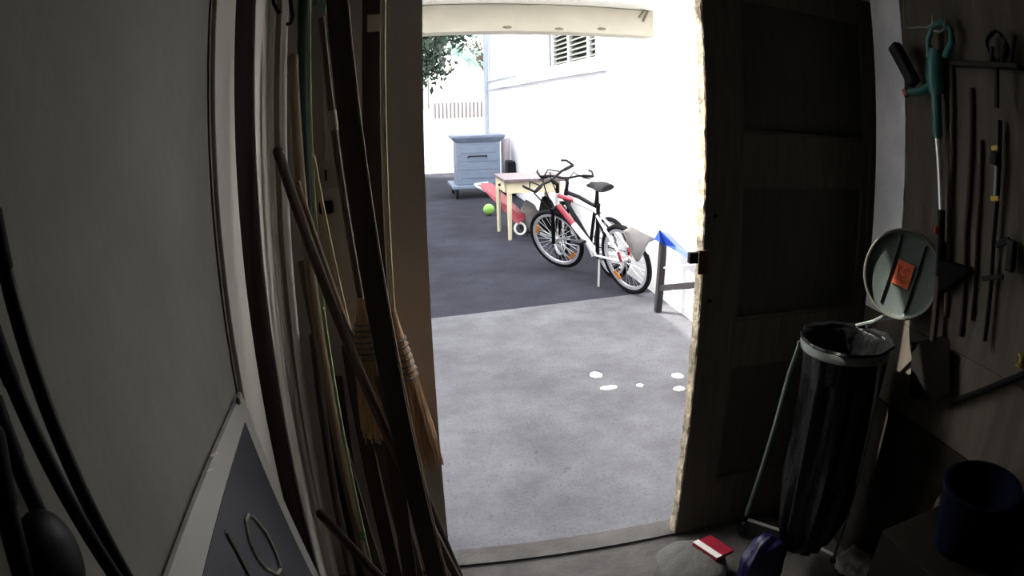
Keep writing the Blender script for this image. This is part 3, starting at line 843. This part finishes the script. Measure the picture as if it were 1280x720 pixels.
# brooms
def broom(name, a, b, c, r, m, lb, w0, w1, band=None, depth=.035):
    """Handle from a to the socket b, bristle head from b to c."""
    a, b, c = Vector(a), Vector(b), Vector(c)
    t = thing(name, tuple(c), lb, 'broom')
    q = MB(); q.tube([a, b + (c - b) * .1], r, 8); hd = build('handle', q, m, t, smooth=True)
    if band:
        q = MB(); q.tube([lerp(a, b, band[0]), lerp(a, b, band[1])], r * 1.35, 10); build('tape_band', q, mat('paper_tape', (.36, .33, .27), .8), hd, smooth=True)
    d = (c - b)
    L = d.length
    d.normalize()
    s = d.cross(Vector((0, 1, 0))).normalized()
    n_ = s.cross(d)
    q = MB(); rings = []
    for tt, w, h in ((0, .012, .012), (.12, w0 * .55, depth * .6), (.3, w0, depth), (.45, w0 * 1.12, depth), (.8, w1 * .93, depth * 1.05), (.97, w1, depth), (1.0, w1 * .8, depth * .6)):
        cc = b + d * L * tt
        rings.append([q.bm.verts.new(cc + s * math.cos(k * math.pi / 8) * w + n_ * math.sin(k * math.pi / 8) * h) for k in range(16)])
    for A_, B_ in zip(rings, rings[1:]):
        for j in range(16):
            q.bm.faces.new((A_[j], A_[(j + 1) % 16], B_[(j + 1) % 16], B_[j]))
    q.bm.faces.new(rings[0]); q.bm.faces.new(list(reversed(rings[-1])))
    br = build('bristle_head', q, M_straw, t, smooth=True)
    rr = random.Random(5)
    q = MB()
    for i in range(90):
        u = rr.uniform(-1, 1); v = rr.choice((-1, 1)) * math.sqrt(max(0, 1 - u * u))
        p0 = b + d * L * .42 + s * u * w0 * 1.1 + n_ * v * depth
        p1 = b + d * L * (rr.uniform(.94, 1.08)) + s * u * w1 * 1.02 + n_ * v * depth * 1.05
        q.tube([p0, p1], .0022, 4)
    o = build('straws', q, M_straw, br); o['kind'] = 'stuff'
    for tt in (.18, .22, .26, .30, .34, .38, .42):
        ww = w0 * (.75 + (tt - .2) * 1.7) * 1.03
        q = MB(); q.tube([b + d * L * tt + s * math.cos(k * math.pi / 8) * ww + n_ * math.sin(k * math.pi / 8) * (depth * .86 + (tt - .2) * .03) for k in range(16)], .0035, 5, closed=True); build('binding', q, M_binding, br)
    return t
broom('corn_broom', (-0.018, 1.7, 2.046), (-0.024, 1.7, 1.181), (0.03, 1.7, 0.734), .0055, M_wood_pale, 'straw broom with grey bindings leaning beside the doorway edge', .031, .054)
broom('corn_broom', (-0.193, 1.82, 1.985), (-0.105, 1.77, 1.201), (-0.083, 1.76, 0.792), .010, M_wood_brown, 'straw broom behind the dark plank, white tape on its handle', .04, .06, band=(.345, .415), depth=.025)
# planks
def plank(a, b, w, th, m, lb, zb=.004):
    B_ = down(a, b, zb)
    t = thing('wooden_plank', tuple(B_), lb, 'plank')
    q = MB(); q.bar(a, B_, w, th, (0, 1, 0)); build('board', q, m, t, bevel=.002)
    return t, B_
t, B_ = plank((-0.148, 1.62, 2.131), (0.002, 1.52, 0.656), .052, .020, M_wood_dark, 'long dark brown plank leaning in front of both brooms')
q = MB(); A_ = Vector((-0.12, 1.615, 2.127)); q.bar(A_, down(A_, (0.033, 1.52, 0.653)), .004, .02, (0, 1, 0)); build('pale_edge', q, M_wood_tan, t)
t, B_ = plank((-0.051, 1.76, 2.158), (-0.056, 1.75, 0.848), .048, .013, M_wood_dark, 'narrower dark plank upright against the front wall behind the broom')
q = MB(); q.span((0, 0, 0), (.046, .004, .048)); 
bmesh.ops.translate(q.bm, verts=q.bm.verts, vec=Vector((-0.062, 1.745, 1.921))); build('patch', q, M_plaster_front, t)
rod('thin_lath', (-0.103, 1.68, 1.916), (-0.033, 1.64, 1.206), .0035, M_wood_pale, 'thin pale lath along the edge of the long dark plank', 'lath')
rod('wooden_pole', (-0.273, 1.5, 0.682), (-0.202, 1.49, 0.561), .014, M_wood_dark, 'dark round handle with blunt end low in front of the white tubes', 'handle')
rod('wooden_pole', (-0.079, 1.66, 1.013), (0.043, 1.62, 0.426), .008, M_wood_brown, 'slim brown stick leaning low behind the long dark plank', 'stick')
rod('wooden_pole', (-0.021, 1.78, 0.763), (0.082, 1.72, 0.344), .011, M_wood_dark, 'dark stick slanting down to the door sill by the broom', 'stick')
rod('wooden_pole', (-0.275, 1.93, 1.045), (-0.286, 1.91, 0.221), .014, M_wood_dark, 'dark upright stick just left of the short green cane', 'stick')
plank((-0.167, 1.93, 1.012), (-0.124, 1.9, 0.221), .05, .012, M_wood_dark, 'short dark board with square top, behind the thick slanting handle')
plank((-0.107, 1.87, 0.848), (-0.051, 1.84, 0.262), .055, .012, M_wood_brown, 'short brown board low behind the long plank, in front of other boards')
plank((-0.227, 1.955, 0.9), (-0.232, 1.95, 0.188), .055, .010, M_wood_dark, 'short dark board just right of the green cane, flat on the front wall')
q = MB(); q.span((.075, 1.90, .002), (.125, 1.97, .075)); tag(build('wood_block', q, M_wood_dark, None, bevel=.008), 'small dark block on the floor at the left of the door sill', 'block')

# ================================================================ RIGHT SIDE
# tool board on the right wall with ragged edge
q = MB(); rr = random.Random(2)
edge = []
z = 1.02
while z < 2.5:
    edge.append((1.695, 1.672 + rr.uniform(-.005, .005) + (.016 if rr.random() < .18 else 0), z)); z += .045
edge.append((1.695, 1.672, 2.498))
q.prism([(1.695, -1.2, 1.02)] + edge + [(1.695, -1.2, 2.498)], (.012, 0, 0)); struct('trim_11', q, M_board)
mb = MB(); mb.span((1.694, 1.68, 1.02), (1.71, 1.853, 2.5)); struct('trim_12', mb, mat('pale_blue_plaster', (0.86, 0.87, 0.9), .9, var=.12, scale=6, bump=.2))

mb = MB(); mb.span((1.692, -1.2, 0), (1.71, 1.853, .70)); struct('trim_14', mb, mat('dark_lower_shade', (.035, .03, .025), .9, var=.3, scale=4, spec=.1))  # lower boards coloured very dark in place of shade from the clutter
mb = MB(); mb.span((1.695, -1.2, .705), (1.707, 1.853, 1.018)); struct('trim_10', mb, M_board)
# waste bag stand
C0 = Vector((1.40, 1.60, .982)); RR = .168
st = thing('bag_stand', (1.40, 1.60, 0), 'tubular waste bag stand with raised round lid beside the panelled door', 'stand')
q = MB(); q.lathe([(RR - .006, -.014), (RR + .004, -.014), (RR + .006, .0), (RR + .004, .014), (RR - .006, .014), (RR - .006, -.014)], C0, (0, 0, 1), 40); build('ring', q, M_galv, st, smooth=True)
footL = Vector((1.305, 1.93, 0.097)); footR = Vector((1.598, 1.585, 0))
footB = Vector((1.60, 1.80, .012))
def ringp(a): return C0 + Vector((math.cos(R(a)) * (RR + .008), math.sin(R(a)) * (RR + .008), 0))
for a, f in ((152, footL), (-86, footR), (40, footB)):
    p = ringp(a)
    q = MB(); q.tube([p, p + Vector((0, 0, -.02)), lerp(p, f, .15) + Vector((math.cos(R(a)) * .008, math.sin(R(a)) * .008, 0)), f], .0085, 8); lg = build('leg', q, M_tube_green, st, smooth=True)
    q = MB(); q.lathe([(0, -.012), (.014, -.012), (.016, .01), (.010, .03), (0, .03)], f + Vector((0, 0, .004)), (0, 0, 1), 12); build('foot', q, M_black_rubber, lg, smooth=True)
q = MB(); q.lathe([(.012, -.009), (.03, -.009), (.034, 0), (.03, .009), (.012, .009), (.012, -.009)], (footL.x, footL.y, .036), (1, 0, 0), 18); build('wheel', q, M_black_rubber, st, smooth=True)
q = MB(); q.tube([footL + Vector((0, 0, -.02)), (footL.x, footL.y, .036)], .008, 8); build('axle_fork', q, M_galv, st)
q = MB(); q.tube([footL, (footL.x + .18, footL.y - .14, .05), footR + Vector((0, 0, .03))], .007, 8); build('base_bar', q, M_white_tube, st, smooth=True)
# lid standing open on its hinge
LC = Vector((1.606, 1.56, 1.219)); 
nl = (Vector((0, 0, 1.7)) - LC).normalized(); nl = (nl + Vector((-.16, .03, .0))).normalized()
lu = (Vector((0, 0, 1)) - nl * nl.z).normalized(); ls_ = lu.cross(nl)
q = MB(); q.lathe([(0, 0), (.136, 0), (.145, .004), (.148, .011), (.152, .011), (.154, -.004), (.145, -.014), (0, -.016)], LC, nl, 48); ld = build('lid', q, M_lid, st, smooth=True)
q = MB(); q.tube([LC + nl * .012 + (lu * math.cos(a) + ls_ * math.sin(a)) * .150 for a in [k * math.pi / 24 for k in range(48)]], .005, 6, closed=True); build('lid_rim', q, M_lid_rim, ld, smooth=True)
rdir = (lu * math.cos(R(-24)) + ls_ * math.sin(R(-24)) * -1)
rdir = (lu * math.cos(R(12)) + ls_ * math.sin(R(12)))
sdir = nl.cross(rdir)
for s in (-1, 1):
    q = MB(); q.bar(LC + nl * .003 + sdir * .050 * s - rdir * .12, LC + nl * .003 + sdir * .050 * s + rdir * .12, 0.006, .008, nl); build('lid_rib', q, mat('lid_rib_grey', (.035, .04, .037), .8), ld, bevel=.003)
q = MB(); q.bar(LC + nl * .003 - rdir * .042, LC + nl * .003 + rdir * .042, 0.067, .004, nl); sk = build('sticker', q, M_sticker, ld)
q = MB()
scr = [(-.024, .012), (-.012, .026), (.004, .012), (-.014, -.004), (.008, -.012), (.022, .004), (.012, .022), (.026, .026), (.018, -.02), (-.006, -.03), (-.022, -.022), (.002, -.02)]
q.tube([LC + nl * .0062 + sdir * u + rdir * v for u, v in scr], .0016, 4); build('scribble', q, M_pen, sk)
hp = LC - lu * .156; rp = ringp(42)
for s in (-1, 1):
    q = MB(); q.tube([rp + ls_ * .03 * s, lerp(rp, hp, .5) + Vector((.0, .01, .01)), hp + ls_ * .03 * s + lu * .02], .006, 6); build('hinge_arm', q, M_galv, st)
# black liner hanging in the ring, gathered and creased
bgm = thing('bin_liner', tuple(C0 + Vector((0, 0, -.85))), 'black plastic bin liner hanging in the bag stand ring', 'bag')
q = MB(); rings = []
rr = random.Random(12)
NP = 64
lev = [(RR - .018, -.10, .0), (RR - .012, -.02, .0), (RR - .008, .018, .003), (RR + .004, .026, .004), (RR + .008, .019, .004), (RR - .004, .015, .002), (RR - .012, .0, .002), (RR - .012, -.03, .006), (RR - .02, -.12, .010), (RR - .03, -.3, .012), (RR - .03, -.5, .012), (RR - .045, -.7, .012), (RR - .08, -.82, .012), (.03, -.86, .0)]
ph = [rr.uniform(0, 6) for _ in range(5)]
for r_, h_, am in lev:
    ring = []
    for k in range(NP):
        a = 2 * math.pi * k / NP
        w = am * (math.sin(9 * a + ph[0] + h_ * 2) + .7 * math.sin(17 * a + ph[1] - h_ * 5) + .5 * math.sin(5 * a + ph[2] + h_ * 7))
        ring.append(q.bm.verts.new(C0 + Vector((math.cos(a) * (r_ + w), math.sin(a) * (r_ + w), h_ + .25 * w))))
    rings.append(ring)
for A_, B_ in zip(rings, rings[1:]):
    for j in range(NP):
        q.bm.faces.new((A_[j], A_[(j + 1) % NP], B_[(j + 1) % NP], B_[j]))
q.bm.faces.new(rings[-1])
# inner liner bottom far down so that the mouth reads as dark and hollow
build('liner', q, M_bag, bgm, smooth=True)

# things on the floor by the stand
q = MB(); q.ball((1.215, 1.60, .11), 1, 4, (.10, .07, .145), .07, flat=-.108); bb_ = build('blue_bag', q, M_blue_bag, None, smooth=True)
tag(bb_, 'dark blue plastic bag slumped on the floor before the bag stand', 'bag')
q = MB(); q.ball((1.625, 1.47, .05), 1, 4, (.07, .09, .06), .13, flat=-.048); tag(build('crumpled_bag', q, M_white_bag, None, smooth=True), 'crumpled pale bag on the floor right of the bag stand', 'bag')
q = MB(); q.ball((.985, 1.76, .05), 1, 4, (.15, .16, .062), .03, flat=-.048); tag(build('cloth_heap', q, M_grey_cloth, None, smooth=True), 'grey cloth heap on the floor under the red packet', 'cloth')
pk = thing('red_packet', (1.05, 1.74, .10), 'flat red packet with pale stripe lying on the grey cloth heap', 'packet')
pa = [Vector(p) for p in ((1.008, 1.823, 0.125), (1.06, 1.698, 0.118), (1.149, 1.723, 0.118), (1.097, 1.847, 0.125))]
pn_ = (pa[1] - pa[0]).cross(pa[3] - pa[0]).normalized()
q = MB(); q.prism(pa, -pn_ * .018); build('packet', q, M_red, pk, bevel=.003)
q = MB(); q.prism([pa[0] + pn_ * .001, pa[1] + pn_ * .001, lerp(pa[1], pa[2], .3) + pn_ * .001, lerp(pa[0], pa[3], .3) + pn_ * .001], pn_ * .0015); build('stripe', q, M_white_tube, pk)
q = MB(); q.lathe([(0, 0), (.06, 0), (.075, .05), (.078, .10), (.072, .10), (.068, .05), (0, .02)], (.74, 1.62, .002), (0, 0, 1), 28); tag(build('plant_pot', q, M_black_plastic, None, smooth=True), 'small dark round pot on the floor before the door sill', 'pot')

# string trimmer hung on the tool board
HX = 1.652
tr = thing('string_trimmer', (1.652, 1.452, 1.46), 'teal and black string trimmer with bright aluminium shaft hung on the right wall', 'trimmer')
q = MB(); q.tube([(1.652, 1.495, 1.962), (1.652, 1.497, 2.023), (1.652, 1.465, 2.073), (1.652, 1.414, 2.086), (1.652, 1.374, 2.056), (1.652, 1.375, 2.018), (1.652, 1.413, 1.964)], [.014, .012, .012, .012, .013, .014, .016], 10); build('loop_handle', q, M_teal, tr, smooth=True)
q = MB(); q.tube([(1.652, 1.455, 1.99), (1.652, 1.464, 1.941), (1.652, 1.472, 1.892), (1.652, 1.47, 1.838)], [.030, .036, .037, .026], 14); build('motor_body', q, M_teal, tr, smooth=True)
q = MB(); q.tube([(1.652, 1.47, 1.854), (1.652, 1.469, 1.779), (1.652, 1.465, 1.705), (1.652, 1.465, 1.689)], [.020, .019, .020, .012], 12); build('neck', q, M_teal, tr, smooth=True)
q = MB(); q.tube([(1.652, 1.465, 1.695), (1.652, 1.431, 1.458)], .0125, 12); build('shaft', q, M_steel, tr, smooth=True)
q = MB(); q.tube([(1.652, 1.432, 1.463), (1.652, 1.424, 1.365), (1.652, 1.417, 1.247)], [.016, .015, .013], 10); build('lower_shaft', q, M_black_plastic, tr, smooth=True)
q = MB(); q.tube([(1.637, 1.433, 1.408), (1.637, 1.434, 1.384)], .011, 8); build('lock_button', q, M_red, tr, smooth=True)
q = MB(); q.prism([(1.642, 1.421, 1.3), (1.642, 1.276, 1.312), (1.642, 1.261, 1.296), (1.642, 1.313, 1.256), (1.642, 1.4, 1.191)], (.04, 0, 0)); build('cutting_guard', q, mat('dull_black', (.008, .008, .009), .9, spec=.03), tr, bevel=.006)
q = MB(); q.bar((1.622, 1.657, 2.001), (1.632, 1.56, 1.863), .052, .045, (1, 0, 0)); build('side_grip', q, M_black_plastic, tr, bevel=.012)
q = MB(); q.tube([(1.627, 1.6, 1.833), (1.637, 1.532, 1.843), (1.652, 1.485, 1.875)], .013, 8); build('grip_arm', q, M_teal, tr, smooth=True)
q = MB(); q.tube([(1.622, 1.608, 1.843), (1.622, 1.595, 1.821)], .012, 8); build('trigger_lock', q, M_red, tr, smooth=True)
hk = thing('wall_hook', (1.69, 1.568, 2.083), 'double steel wire hook on the right wall holding the trimmer', 'hook')
for pts in ([(1.695, 1.649, 2.183), (1.695, 1.659, 2.083), (1.68, 1.636, 2.073), (1.622, 1.464, 2.061), (1.617, 1.434, 2.071), (1.617, 1.433, 2.101)], [(1.69, 1.527, 2.068), (1.627, 1.414, 2.045), (1.617, 1.376, 2.054), (1.617, 1.371, 2.086)]):
    q = MB(); q.tube(pts, .004, 6); build('wire', q, M_galv, hk, smooth=True)

# bar clamp and hanging tools further along the wall
cl = thing('bar_clamp', (1.672, 1.126, 1.121), 'black bar clamp with yellow pads hung on the right wall', 'clamp')
q = MB(); q.tube([(1.672, 1.179, 1.782), (1.672, 1.185, 1.417), (1.672, 1.159, 1.107)], .0085, 6); build('bar', q, M_black_plastic, cl)
q = MB(); q.tube([(1.662, 1.185, 1.64), (1.662, 1.186, 1.553)], .0085, 8); build('spindle', q, M_galv, cl, smooth=True)
for p in (((1.662, 1.179, 1.699), (1.662, 1.208, 1.69)), ((1.662, 1.167, 1.547), (1.662, 1.204, 1.54))):
    q = MB(); q.bar(p[0], p[1], .012, .016, (0, 0, 1)); build('pad', q, M_yellow, cl, bevel=.003)
q = MB(); q.bar((1.652, 1.183, 1.683), (1.652, 1.189, 1.644), .03, .03, (1, 0, 0)); build('jaw', q, M_black_plastic, cl, bevel=.005)
q = MB(); q.bar((1.662, 1.209, 1.293), (1.662, 1.115, 1.322), .014, .016, (0, 0, 1)); build('jaw', q, M_iron, cl, bevel=.003)
q = MB(); q.bar((1.662, 1.161, 1.408), (1.662, 1.106, 1.435), .014, .02, (0, 0, 1)); build('handle_arm', q, M_black_plastic, cl, bevel=.003)
q = MB(); q.bar((1.662, 1.092, 1.438), (1.662, 1.09, 1.343), .035, .03, (1, 0, 0)); build('grip', q, M_black_plastic, cl, bevel=.008)
def hung(nm, pts, r, m, lb, cat):
    q = MB(); q.tube(pts, r, 8); return tag(build(nm, q, m, None, smooth=True), lb, cat)
hung('hanging_pole', [(1.685, 1.415, 1.937), (1.685, 1.422, 1.497), (1.685, 1.379, 1.12)], .0105, M_wood_brown, 'brown wooden handle hanging just right of the trimmer', 'handle')
hung('hanging_pole', [(1.685, 1.32, 1.873), (1.685, 1.331, 1.411), (1.685, 1.29, 1.079)], .009, M_wood_dark, 'dark wooden handle hanging midway between trimmer and clamp', 'handle')
hung('hanging_pole', [(1.685, 1.278, 1.711), (1.685, 1.277, 1.422), (1.685, 1.25, 1.145)], .008, M_wood_brown, 'slim brown rod hanging just left of the bar clamp', 'rod')
sh = thing('tool_rack', (1.672, 1.236, 1.947), 'dark tool rack bar across the upper right wall', 'rack')
q = MB(); q.bar((1.652, 1.374, 1.943), (1.652, 1.063, 1.948), .05, .016, (0, 0, 1)); build('rack_bar', q, M_iron, sh, bevel=.003)
for a, b in (((1.642, 1.192, 1.939), (1.642, 1.178, 2.004)), ((1.642, 1.142, 1.941), (1.642, 1.117, 2.031)), ((1.642, 1.163, 1.94), (1.642, 1.171, 1.816)), ((1.642, 1.106, 1.943), (1.642, 1.073, 2.042))):
    q = MB(); q.tube([a, b], .009, 8); build('peg', q, M_iron, sh, smooth=True)
q = MB()
cc = Vector((1.66, 1.169, 2.008))
pts = []
for k in range(60):
    a = k * 2 * math.pi / 15
    rad = .045 + .004 * math.sin(k * 1.7)
    pts.append(cc + Vector((.010 * math.sin(k * .9), math.cos(a) * rad, math.sin(a) * rad)))
q.tube(pts, .0045, 5); tag(build('cable_coil', q, M_black_rubber, None, smooth=True), 'dark coil of cable hanging on the rack bar, topmost on the right wall', 'cable')
q = MB(); q.lathe([(0, -.02), (.018, -.02), (.018, -.012), (.01, -.01), (.01, .01), (.018, .012), (.018, .02), (0, .02)], (1.675, 0.979, 1.106), (0, 0, 1), 14); tag(build('string_spool', q, mat('dull_yellow', (.25, .18, .02), .6), None, smooth=True), 'small dull yellow spool low on the right wall past the clamp', 'spool')
# spade hanging blade down
sd = thing('garden_spade', (1.652, 1.377, 0.884), 'dark garden spade hanging blade down behind the round lid', 'spade')
q = MB(); q.prism([(1.652, 1.504, 0.99), (1.652, 1.352, 1.063), (1.652, 1.315, 1.058), (1.652, 1.262, 0.894), (1.652, 1.332, 0.837), (1.652, 1.462, 0.796)], (.006, 0, 0)); build('blade', q, mat('spade_iron', (.012, .011, .010), .95, spec=.02), sd, bevel=.002)
q = MB(); q.tube([(1.652, 1.396, 1.032), (1.68, 1.452, 1.359)], .014, 8); build('shaft', q, M_wood_dark, sd, smooth=True)
# low clutter at the right: cardboard box and tub, colours darkened for shade
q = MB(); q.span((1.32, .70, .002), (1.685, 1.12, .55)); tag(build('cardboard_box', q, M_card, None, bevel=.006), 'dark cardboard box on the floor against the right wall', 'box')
q = MB(); q.lathe([(0, .0), (.11, .0), (.145, .2), (.152, .2), (.152, .215), (.138, .215), (.105, .02), (0, .02)], (1.53, .90, .552), (0, 0, 1), 28); tag(build('tub', q, mat('navy_plastic', (.003, .004, .012), .8, spec=.04), None, smooth=True), 'dark navy tub standing on the cardboard box', 'tub')
q = MB(); q.tube([(1.68, 0.945, 1.077), (1.68, 1.118, 0.956), (1.685, 1.254, 0.862)], .012, 8); tag(build('hanging_hose', q, M_black_rubber, None, smooth=True), 'black hose length slung along the lower right wall', 'hose')

for o in list(bpy.data.objects):
    if '_local' in o:
        del o['_local']
